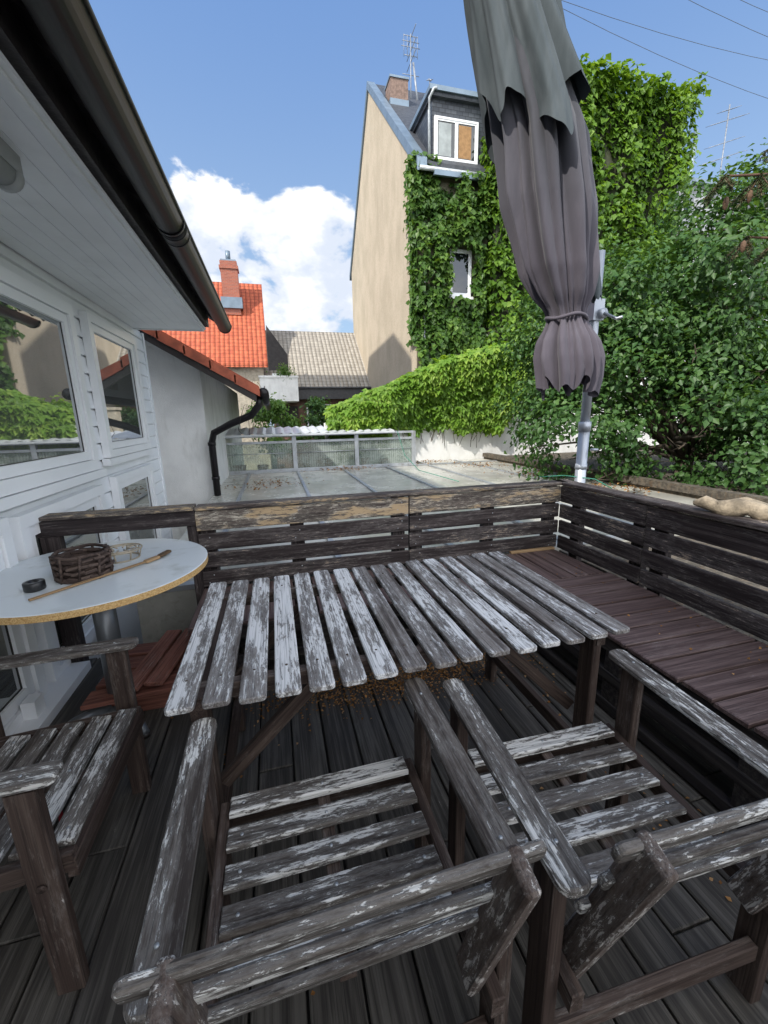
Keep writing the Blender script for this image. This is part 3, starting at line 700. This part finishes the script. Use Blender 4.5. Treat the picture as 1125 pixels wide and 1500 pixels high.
def build_ivyb():
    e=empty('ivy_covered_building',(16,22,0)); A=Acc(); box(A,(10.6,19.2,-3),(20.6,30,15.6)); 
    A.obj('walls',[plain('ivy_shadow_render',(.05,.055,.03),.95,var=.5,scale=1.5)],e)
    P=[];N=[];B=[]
    def addf(n,fx,nrm,hole):
        c=0
        while c<n:
            x,y,z=fx(); 
            if hole(x,z): c+=.3; continue
            lump=fb((x,y*.3,z*.5),.6); l2=fb((x*1.3,7,z*.7),1.5)
            if l2<-.35 and random.random()<.8: c+=.3; continue
            rid=1-abs(mn.noise(V((x*.9,3,z*.45))))*2
            d=.28+.55*lump+.30*l2+.25*rid-random.random()**2*.35
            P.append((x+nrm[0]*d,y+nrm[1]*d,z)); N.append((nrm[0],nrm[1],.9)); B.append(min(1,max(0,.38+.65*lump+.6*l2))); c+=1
    nohole=lambda x,z:False
    addf(19000,lambda:(random.uniform(10.4,20.9),19.15,random.uniform(-2,16.0)),(0,-1,0),nohole)
    addf(1500,lambda:(10.6,random.uniform(19,20),random.uniform(-2,16.0)),(-1,0,0),nohole)
    for _ in range(3500):
        x=random.uniform(10.3,21.0); P.append((x,random.uniform(18.5,21),15.8+random.random()*.5+.65*fb((x,0,9),.8))); N.append((0,-.2,1)); B.append(.9)
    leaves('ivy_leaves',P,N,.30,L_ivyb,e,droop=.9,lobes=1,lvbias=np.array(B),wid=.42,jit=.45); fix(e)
    P.clear();N.clear();B.clear()
    def hole(x,z): 
        return (8.55<x<9.75 and 6.9<z<9.0) or (8.5<x<9.65 and 2.5<z<4.4) 
    addf(9500,lambda:(random.uniform(6.95,10.6),19.95,random.uniform(-2,11.9)),(0,-1,0),hole)
    c=0
    while c<900:
        z=random.uniform(5,12.6); y=20+abs(random.gauss(0,.35))*(1+.5*(z>10)); P.append((6.93-random.random()*.12,y-.2,z)); N.append((-1,-.3,.5)); B.append(.6); c+=1
    for _ in range(700):
        x=random.uniform(6.6,8.0); P.append((x,19.7+random.random()*.3,random.uniform(10.5,12.5+.2*random.random()))); N.append((-.2,-1,.6)); B.append(.85)
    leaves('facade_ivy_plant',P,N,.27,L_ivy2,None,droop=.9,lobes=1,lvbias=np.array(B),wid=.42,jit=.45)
build_ivyb()
# ------------------------------------------------------------------ far houses
def build_far():
    e=empty('red_roof_house',(-4,32,0)); A=Acc()
    prism(A,[(30.6,-3),(30.6,5.2),(34.6,9.8),(38.6,5.2),(38.6,-3)],'x',-12,-.35,0)
    A.obj('walls',[plain('cream_render',(.45,.40,.32),.9)],e)
    R=Acc(); prism(R,[(30.1,4.85),(34.6,10.9),(39.1,4.85),(39.1,5.1),(34.6,11.2),(30.1,5.1)],'x',-12.3,-.02,0)
    R.obj('roof',[M_red],e)
    C=Acc(); box(C,(-2.65,32.6,8.6),(-1.55,33.5,12.0),0); box(C,(-2.72,32.53,11.5),(-1.48,33.57,11.7),0); box(C,(-2.60,32.65,12.0),(-1.6,33.45,12.1),1); box(C,(-2.8,32.45,9.0),(-1.4,33.6,9.7),1)
    tube(C,[(-2.1,33,12.1),(-2.1,33,12.7)],.16,12,1)
    k=NT('chimney_red_brick'); g=k.n('TexCoord').outputs['Object']; sp=k.n('SeparateXYZ'); k.l(g,sp.inputs[0]); cb=k.n('CombineXYZ'); k.l(k.math('ADD',sp.outputs[0],sp.outputs[1]),cb.inputs[0]); k.l(sp.outputs[2],cb.inputs[1])
    br=k.n('TexBrick'); k.l(cb.outputs[0],br.inputs['Vector']); br.inputs['Scale'].default_value=1; br.inputs['Brick Width'].default_value=.26; br.inputs['Row Height'].default_value=.09; br.inputs['Mortar Size'].default_value=.008
    br.inputs['Color1'].default_value=(.40,.10,.05,1); br.inputs['Color2'].default_value=(.28,.07,.04,1); br.inputs['Mortar'].default_value=(.3,.2,.15,1); k.l(br.outputs[0],k.b.inputs['Base Color'])
    C.obj('chimney',[k.m,M_zinc],e); fix(e)
    e=empty('beige_roof_house',(4,33,0)); A=Acc()
    prism(A,[(30.6,-3),(30.6,3.6),(35.5,7.6),(40.4,3.6),(40.4,-3)],'x',.1,12,0)
    A.obj('walls',[plain('brown_brick_wall',(.17,.10,.075),.9,var=.3,scale=4)],e)
    R=Acc(); prism(R,[(30.0,3.35),(35.5,7.95),(41,3.35),(41,3.55),(35.5,8.2),(30.0,3.6)],'x',-.5,12.3,0); R.obj('roof',[M_beige],e)
    F=Acc(); box(F,(-.4,29.9,2.75),(12.2,30.1,3.45),0); tube(F,[(-.5,29.85,3.5),(12.2,29.85,3.5)],.08,10)
    F.obj('eave_band',[plain('dark_slate_band',(.06,.06,.065),.6)],e)
    B=Acc(); box(B,(-.6,28.0,2.55),(1.75,30.5,4.0),0); box(B,(-.65,27.95,4.0),(1.8,30.0,4.12),0); box(B,(.2,28.5,4.12),(1.0,28.8,4.3),0)
    B.obj('balcony',[M_plaster],e)
    W=Acc(); 
    box(W,(2.4,30.45,.9),(4.2,30.59,2.4),0); box(W,(2.5,30.40,1.0),(3.27,30.44,2.3),1); box(W,(3.33,30.40,1.0),(4.1,30.44,2.3),1)
    box(W,(.2,30.45,.4),(1.8,30.59,2.3),2)
    poly(W,[(.05,29.6,7.4),(1.3,29.6,5.6),(1.3,29.6,4.6),(.0,29.6,4.6)],2)
    W.obj('windows',[M_pvc,M_fargl,plain('dark_gable',(.04,.035,.035),.8)],e); fix(e)
    A=Acc(); box(A,(2.9,17.5,-3),(5.5,18,1.9)); box(A,(2.85,17.45,1.9),(5.55,18.05,2.0)); A.obj('beige_parapet_wall',[plain('parapet_render',(.50,.44,.34),.9)])
    e=empty('slate_roof_house',(30,24,0)); A=Acc()
    prism(A,[(24,-3),(24,12.5),(30,18),(36,12.5),(36,-3)],'x',24.0,46,0); A.obj('walls',[M_plaster],e)
    R=Acc(); prism(R,[(23.4,12.0),(30,18.1),(36.6,12.0),(36.6,12.3),(30,18.4),(23.4,12.3)],'x',23.6,46,0); R.obj('roof',[tilemat('grey_tiles',(.09,.085,.09),(.15,.14,.14),.35,.3)],e)
    D=Acc(); box(D,(25.5,23.6,12.6),(29.0,28,15.2),0); box(D,(25.2,23.3,15.2),(29.3,28.5,15.4),1); tube(D,[(25.6,23.0,13),(25.6,23.0,17.6)],.12,10,1); D.obj('dormer',[plain('dormer_grey',(.35,.36,.38),.7),M_zinc],e); fix(e)
    T=Acc(); bx,by=31.5,26.0
    tube(T,[(bx,by,14),(bx,by,21.5)],.04,8)
    for z,l in ((21.2,.6),(20.6,1.4),(19.3,1.3),(18.4,1.7)):
        tube(T,[(bx-l,by,z-.35*l),(bx+l,by,z+.35*l)],.025,6)
        for i in range(6): q=-l+2*l*i/5; tube(T,[(bx+q,by-.35,z+.35*q-.1),(bx+q,by+.35,z+.35*q+.1)],.015,5)
    T.obj('tv_antenna',[plain('antenna_metal2',(.25,.27,.30),.5,.3)])
build_far()
# ------------------------------------------------------------------ vegetation
def clump_pts(clumps,total,per=220,sig=.20):
    vol=[c[1][0]*c[1][1]*c[1][2] for c in clumps]; s=sum(vol); P=[];N=[];B=[]
    for (c,r),v in zip(clumps,vol):
        n=int(total*v/s)
        subs=[]
        for _ in range(max(6,int(n/per))):
            d=V((random.gauss(0,1),random.gauss(0,1),random.gauss(0,1))).normalized(); rr=random.uniform(.5,1.02)
            subs.append((V((c[0]+d.x*r[0]*rr,c[1]+d.y*r[1]*rr,c[2]+d.z*r[2]*rr)),d))
        for i in range(n):
            sc,d=subs[i%len(subs)]
            q=V((random.gauss(0,1),random.gauss(0,1),random.gauss(0,.75)))*sig
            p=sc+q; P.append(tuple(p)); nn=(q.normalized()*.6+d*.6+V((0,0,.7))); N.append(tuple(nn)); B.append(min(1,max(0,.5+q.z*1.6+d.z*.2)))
    return P,N,np.array(B)
def build_tree():
    e=empty('deciduous_tree',(7.2,5.8,0)); T=Acc(); random.seed(21)
    base=V((7.0,5.7,-3)); fork=V((6.9,5.6,.6))
    tube(T,[base,V((7.05,5.7,-1)),fork],[.2,.16,.13],12)
    clumps=[((6.7,6,3.4),(1.8,1.4,1.3)),((5.6,6.2,2.5),(1.35,1.2,1.3)),((5.0,5.9,1.1),(1.15,1.0,1.05)),((6.3,5.2,1.4),(1.7,1.0,1.3)),((8.4,6,2.6),(1.9,1.5,1.9)),((5.15,6.6,3.5),(.85,.8,.95)),((6.8,4.4,.9),(1.5,.8,.8)),((8.6,4.8,1.2),(1.5,1,1.2)),((4.7,6.4,2.2),(.75,.8,.8)),((7.8,6.2,4.5),(1.2,1,.8)),((7.0,5.6,2.4),(1.6,.9,1.2))]
    for c,r in clumps:
        c=V(c)
        for _ in range(6):
            d=V((random.gauss(0,1),random.gauss(0,1),random.gauss(0,1))).normalized(); tgt=c+V((d.x*r[0],d.y*r[1],d.z*r[2]))*.85
            m1=fork.lerp(tgt,.35)+V((random.uniform(-.2,.2),random.uniform(-.2,.2),.25)); m2=fork.lerp(tgt,.7)+V((random.uniform(-.15,.15),random.uniform(-.15,.15),.15))
            tube(T,[fork,m1,m2,tgt],[.05,.032,.018,.006],7)
            for _ in range(3):
                s=m2.lerp(tgt,random.random()); tube(T,[s,s+V((random.gauss(0,.2),random.gauss(0,.2),random.gauss(0,.2)))],[.008,.003],5)
    T.obj('trunk_and_limbs',[plain('bark',(.07,.055,.04),.95,var=.4,scale=12,bump=.01,bscale=40)],e)
    P,N,B=clump_pts(clumps,60000,170,.20)
    leaves('foliage',P,N,.100,L_tree,e,droop=.35,lvbias=B,wid=.33,jit=.5); fix(e)
build_tree()
def bush(name,clumps,total,size,mat):
    P,N,B=clump_pts(clumps,total); return leaves(name,P,N,size,mat,None,lvbias=B,wid=.34)
bush('garden_bush',[((.3,18,1.0),(1.0,.8,1.3)),((-.4,20,1.6),(.7,.7,.9))],3500,.16,L_bush)
bush('garden_bush',[((2.3,19,1.2),(1.0,.8,1.0)),((2.9,20,1.6),(.7,.6,.7))],3000,.16,L_tree)
bush('balcony_plants',[((.6,28.3,4.4),(.8,.3,.35))],700,.12,L_bush)
bush('garden_bush',[((4.6,14,1.6),(1.4,1,.9)),((3.2,15,1.3),(1.0,.9,.8))],4000,.16,L_ivy)
bush('distant_trees',[((-3,45,2),(6,3,4)),((14,17,3.0),(3.5,1.5,3.5)),((11,16.5,1.5),(2.5,1.5,2.5)),((13,9,2),(2.5,2,3))],16000,.24,L_ivy2)
def build_spruce():
    e=empty('spruce_tree',(7.2,2.4,0)); T=Acc(); random.seed(4); P=[];N=[]
    tube(T,[(7.4,2.4,-3),(7.4,2.4,3),(7.4,2.4,9)],[.2,.16,.05],12)
    ends=[]
    for (a,b) in (((7.4,2.4,4.6),(4.0,3.25,3.45)),((7.4,2.4,4.3),(4.4,3.1,3.75)),((7.4,2.4,3.9),(4.5,3.35,3.05)),((7.4,2.4,5.6),(5.0,2.9,4.4))):
        a=V(a);b=V(b); pts=[a.lerp(b,t)+V((0,0,-.35*math.sin(t*math.pi))) for t in np.linspace(0,1,12)]
        tube(T,pts,[.03*(1-i/13)+.004 for i in range(12)],6)
        for i in range(3,12):
            for s in (-1,1):
                for _ in range(3):
                    L=.28*(1.25-i/12)+.12; d=V((-.35+random.uniform(-.2,.2),s*.5+random.uniform(-.3,.3),-.75)).normalized()
                    q=pts[i]+d*L; tube(T,[pts[i],q],[.006,.003],5)
                    ends.append((pts[i],q))
    for a,b in ends:
        n=110; d=(b-a)
        for i in range(n):
            p=a+d*random.random(); P.append(tuple(p)); N.append((random.gauss(0,1),random.gauss(0,1),random.gauss(0,1)))
    T.obj('trunk_and_branches',[plain('spruce_bark',(.11,.06,.04),.95)],e)
    leaves('needles',P,N,.038,leafm('spruce_needle',(.04,.065,.03),(.07,.10,.04),(.14,.12,.06),.1),e,droop=.3,wid=.10,jit=.3)
    C=Acc()
    for x,y,z in ((4.05,3.25,3.3),(4.25,3.2,3.35),(4.4,3.3,3.0)):
        lathe(C,[(0,.0),(.018,-.015),(.024,-.05),(.018,-.09),(0,-.11)],(x,y,z),12)
    C.obj('cones',[plain('cone',(.12,.07,.04),.8,bump=.01)],e); fix(e)
build_spruce()
# ------------------------------------------------------------------ parasol
def build_parasol():
    e=empty('closed_patio_umbrella',(2.3,2.75,0)); 
    k=NT('faded_canvas'); v=k.n('TexCoord').outputs['Object']; sp=k.n('SeparateXYZ'); k.l(v,sp.inputs[0])
    n=k.noise(k.vmul(v,(7,7,1.2)),1.3,5,.6); n2=k.noise(v,420,2,.5)
    hi=k.ramp(sp.outputs[2],2.0,3.3)
    c=k.mix(hi,(.084,.073,.092),(.068,.072,.084)); c=k.mix(k.math('MULTIPLY',k.ramp(n,.42,.7),.45),c,(.135,.122,.145))
    k.col(c); k.rough(.9); k.b.inputs['Sheen Weight'].default_value=.12; k.bump(n2,.0008,.4)
    k2=NT('faded_grey_canvas'); v=k2.n('TexCoord').outputs['Object']; n=k2.noise(k2.vmul(v,(5,5,1)),1.5,5,.6); k2.col(k2.mix(k2.ramp(n,.35,.7),(.056,.071,.078),(.098,.115,.124))); k2.rough(.9)
    ax=[(1.10,4.10),(1.33,3.54),(1.45,3.27),(1.58,2.98),(1.66,2.65),(1.757,2.29),(1.84,2.02),(1.885,1.70)]
    zz=[a[1] for a in ax][::-1]; xx=[a[0] for a in ax][::-1]
    cx=lambda z: float(np.interp(z,zz,xx))
    rz=[1.62,1.70,1.80,1.90,1.97,2.03,2.08,2.16,2.29,2.65,2.98,3.27,3.54,4.1]; rr=[.17,.185,.19,.17,.13,.105,.115,.16,.205,.235,.225,.19,.15,.09]
    R=lambda z: float(np.interp(z,rz,rr))
    A=Acc(); seg=260; lv=120; vs=[];fs=[]
    for i in range(lv+1):
        z=1.62+(4.1-1.62)*i/lv; c=cx(z); r=R(z)
        pin=math.exp(-((z-2.03)/.10)**2)
        for j in range(seg):
            a=2*math.pi*j/seg
            tw=a+.35*math.sin(z*1.3)+ .30*(z-2.0)
            w1=abs(math.sin(tw*4+.7*math.sin(z*1.6+a)))**.60
            w2=abs(math.sin(tw*7.0+1.6*math.sin(z*1.3+2*math.sin(a))))**.7; w3=math.sin(tw*17+z*2.5+1.5*math.sin(2*a)); w4=math.sin(tw*31+z)
            amp=(.36 if z>2.1 else .24+.28*max(0,(1.97-z)))*(1+.25*math.sin(a*2+1))
            q=1-amp+amp*1.25*w1+.17*(w2-.6)+.035*w3+.05*pin*w4
            q+=.018*math.sin(z*9+a*3)+.012*math.sin(z*17-a*2)
            rad=r*q*1.02
            fade=max(0,1-i/7)
            zo=fade*(.035*math.sin(tw*4+.5)+.03*math.sin(tw*9+1)+.015*math.sin(a*2))
            vs.append((c+rad*math.cos(a)*1.0,2.4+rad*math.sin(a)*.85,z+zo))
    for i in range(lv):
        for j in range(seg): fs.append([i*seg+j,i*seg+(j+1)%seg,(i+1)*seg+(j+1)%seg,(i+1)*seg+j])
    A.add(vs,fs,0,None,0,True)
    A.obj('folded_canopy',[k.m],e,recalc=True)
    F=Acc(); vs=[];fs=[]; lv=40; seg=220
    for i in range(lv+1):
        t=i/lv; z=4.15-t*1.08
        for j in range(seg):
            a=2*math.pi*j/seg; r=.10+.15*t**.8; 
            w=abs(math.sin(a*3+.6+.5*t+.4*math.sin(a)))**.7; low=(.12*math.sin(a*2+2.3)+.08*math.sin(a*5+1)+.03*math.sin(a*9)+.01*math.sin(a*23)-.04)*t**2.2
            q=.72+.44*w*t**.7+.09*math.sin(a*8+4*t)*t+.04*math.sin(a*15+7*t)*t+.02*math.sin(a*29+3*t); zc=z+low
            vs.append((cx(max(zc,1.7))-.01+r*q*math.cos(a),2.39+r*q*.95*math.sin(a),zc))
    for i in range(lv):
        for j in range(seg): fs.append([i*seg+j,i*seg+(j+1)%seg,(i+1)*seg+(j+1)%seg,(i+1)*seg+j])
    F.add(vs,fs,0,None,0,True); F.obj('vent_flap',[k2.m],e)
    S=Acc(); pts=[(1.52,2.60,4.1),(1.75,2.60,3.57),(1.90,2.60,3.19),(2.045,2.60,2.765),(2.15,2.60,2.40),(2.19,2.60,2.22)]
    P2=[V(p) for p in pts]; fine=[]
    for i in range(70):
        t=i/69*(len(P2)-1); q=int(min(t,len(P2)-2)); fine.append(P2[q].lerp(P2[q+1],t-q))
    seg=60; vs=[];fs=[]
    for i,p in enumerate(fine):
        for j in range(seg):
            a=2*math.pi*j/seg; r=(.088+.01*math.sin(i*.2))*(1-.35*(i/69)**4)*(.80+.30*abs(math.sin(2.5*a+.03*i))+.05*math.sin(7*a+.1*i))
            vs.append((p.x+r*math.cos(a),p.y+r*math.sin(a)*.7,p.z+(.02*math.sin(5*a) if i>67 else 0)))
    for i in range(len(fine)-1):
        for j in range(seg): fs.append([i*seg+j,i*seg+(j+1)%seg,(i+1)*seg+(j+1)%seg,(i+1)*seg+j])
    S.add(vs,fs,0,None,0,True); S.obj('side_fold',[k2.m],e)
    T=Acc(); tube(T,[(cx(2.03)+.125*math.cos(t),2.4+.11*math.sin(t),2.035+.01*math.sin(3*t)) for t in np.linspace(0,2*math.pi,40)],.010,8,0,False); T.obj('tie_strap',[k.m],e)
    M=Acc(); px,py=2.30,2.70
    tube(M,[(px,py,-.1),(px,py,1.35)],.040,20); tube(M,[(px,py,1.35),(px,py,2.55)],.034,20)
    tube(M,[(px,py,1.32),(px,py,1.39)],.046,20); tube(M,[(px,py,1.03),(px,py,1.07)],.044,20)
    box(M,(px-.042,py-.042,2.10),(px+.045,py+.042,2.24)); tube(M,[(px+.02,py-.07,2.14),(px+.02,py+.06,2.14)],.035,16)
    tube(M,[(px+.02,py-.07,2.14),(px+.10,py-.10,2.10),(px+.10,py-.15,2.10)],.010,8)
    tube(M,[(px,py,2.45),(2.05,2.66,2.8),(1.45,2.62,4.4)],.022,10)
    tube(M,[(px+.03,py-.05,1.18),(px+.08,py-.07,1.18)],.010,8)
    tube(M,[(cx(1.8),2.4,1.85),(cx(2.2),2.4,2.2),(cx(4.1),2.4,4.4)],.018,10)
    M.obj('pole_and_bracket',[plain('umbrella_aluminium',(.40,.43,.48),.4,.45,.06,12)],e)
    fix(e)
build_parasol()
# ------------------------------------------------------------------ wires, driftwood
W=Acc()
for p,q in (((3,12,13.0),(22,12,10.8)),((3,12,12.6),(22,12,12.4)),((4,12,14.3),(24,12,12.2)),((4,12,14.7),(24,12,12.9))):
    p=V(p);q=V(q); tube(W,[p.lerp(q,t)+V((0,0,-.5*math.sin(t*math.pi))) for t in np.linspace(0,1,12)],.006,5)
W.obj('overhead_wires',[plain('grey_wire',(.12,.13,.15),.6)])
D=Acc(); random.seed(9)
pts=[];rad=[]
for i in range(9):
    t=i/8; pts.append((2.10+.14*t,1.62-.34*t,.985+.012*math.sin(i*1.7))); rad.append(.012+.032*math.sin(t*math.pi)**.6+.006*math.sin(i*2.3))
tube(D,pts,rad,14); tube(D,[(2.13,1.52,.985),(2.20,1.44,1.02),(2.27,1.38,1.0)],[.025,.024,.012],10)
D.obj('driftwood_piece',[plain('pale_driftwood',(.28,.23,.165),.85,var=.45,scale=22,bump=.01,bscale=40)])
H=Acc(); tube(H,[(2.0,2.80,.97),(2.2,2.76,.975),(2.35,2.60,.96),(2.42,2.5,.9)],.004,6); tube(H,[(2.75,9.2,1.12),(2.80,8.8,.6),(2.85,8.0,.36),(3.0,6.4,.35)],.007,6)
H.obj('green_rope',[plain('green_plastic',(.03,.20,.13),.5)])
G=Acc(); poly(G,[(-300,-300,-3.0),(300,-300,-3.0),(300,300,-3.0),(-300,300,-3.0)]); G.obj('ground',[plain('ground_soil_grass',(.06,.075,.035),.95,var=.5,scale=.6)])
# ------------------------------------------------------------------ camera
f,th,ps,ro=600.37,.2288,.2543,-.0214
r0=V((math.cos(ps),-math.sin(ps),0)); fw=V((math.sin(ps)*math.cos(th),math.cos(ps)*math.cos(th),-math.sin(th))); u0=V((math.sin(ps)*math.sin(th),math.cos(ps)*math.sin(th),math.cos(th)))
c,s=math.cos(ro),math.sin(ro); rt=r0*c+u0*s; up=u0*c-r0*s
cam=bpy.data.cameras.new('camera'); co=bpy.data.objects.new('camera',cam); SC.collection.objects.link(co)
m=Matrix((rt,up,-fw)).transposed().to_4x4(); m.translation=V((0,0,1.46)); co.matrix_world=m
cam.sensor_fit='VERTICAL'; cam.sensor_height=36; cam.lens=f/1500*36; cam.clip_start=.02; cam.clip_end=1000
SC.camera=co
# ------------------------------------------------------------------ light
el=math.radians(42); sh=V((-.85,-.53)).normalized(); Sd=V((sh.x*math.cos(el),sh.y*math.cos(el),math.sin(el)))
sl=bpy.data.lights.new('sun','SUN'); sl.energy=4.8; sl.angle=math.radians(.5); sl.color=(1,.95,.87)
so=bpy.data.objects.new('sun',sl); SC.collection.objects.link(so); so.rotation_euler=(-Sd).to_track_quat('-Z','Y').to_euler()
w=bpy.data.worlds.new('World'); SC.world=w; w.use_nodes=True; nt=w.node_tree; bg=nt.nodes['Background']
class WN(NT):
    def __init__(s): s.t=nt
k=WN(); sky=k.n('TexSky'); sky.sky_type='NISHITA'; sky.sun_disc=False; sky.sun_elevation=el; sky.sun_rotation=math.atan2(sh.x,sh.y); sky.altitude=100; sky.air_density=1.0; sky.dust_density=.8; sky.ozone_density=1.5
g=k.n('TexCoord').outputs['Generated']; sp=k.n('SeparateXYZ'); k.l(g,sp.inputs[0])
n1=k.noise(k.vmul(g,(1,1,1.6)),5.2,8,.55,.2); n2=k.noise(k.vmul(g,(1,1,1.6)),10,4,.6)
dt=k.n('VectorMath',operation='DOT_PRODUCT'); k.l(g,dt.inputs[0]); dt.inputs[1].default_value=V((-.06,.95,.22)).normalized()
bias=k.ramp(dt.outputs['Value'],.84,.985,-.20,.11)
back=k.ramp(sp.outputs[1],.10,-.30,-.25,.22)  # adds cloud cover behind the camera to light the terrace
elev=k.ramp(sp.outputs[2],.34,.50,0,-.30)
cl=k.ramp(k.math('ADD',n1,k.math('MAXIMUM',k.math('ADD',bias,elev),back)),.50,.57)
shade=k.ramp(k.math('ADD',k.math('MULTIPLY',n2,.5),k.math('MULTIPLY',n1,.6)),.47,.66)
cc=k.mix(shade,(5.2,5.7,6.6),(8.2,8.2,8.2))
bb=k.ramp(sp.outputs[1],.10,-.35,1.0,2.2)  # brightens the unseen clouds behind the camera to lift the terrace light
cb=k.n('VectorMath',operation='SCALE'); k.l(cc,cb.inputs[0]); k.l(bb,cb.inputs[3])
grad=k.mix(k.ramp(sp.outputs[2],.0,.75),(3.6,5.0,6.6),(1.35,2.65,5.6))
haze=k.mix(.68,sky.outputs[0],grad)
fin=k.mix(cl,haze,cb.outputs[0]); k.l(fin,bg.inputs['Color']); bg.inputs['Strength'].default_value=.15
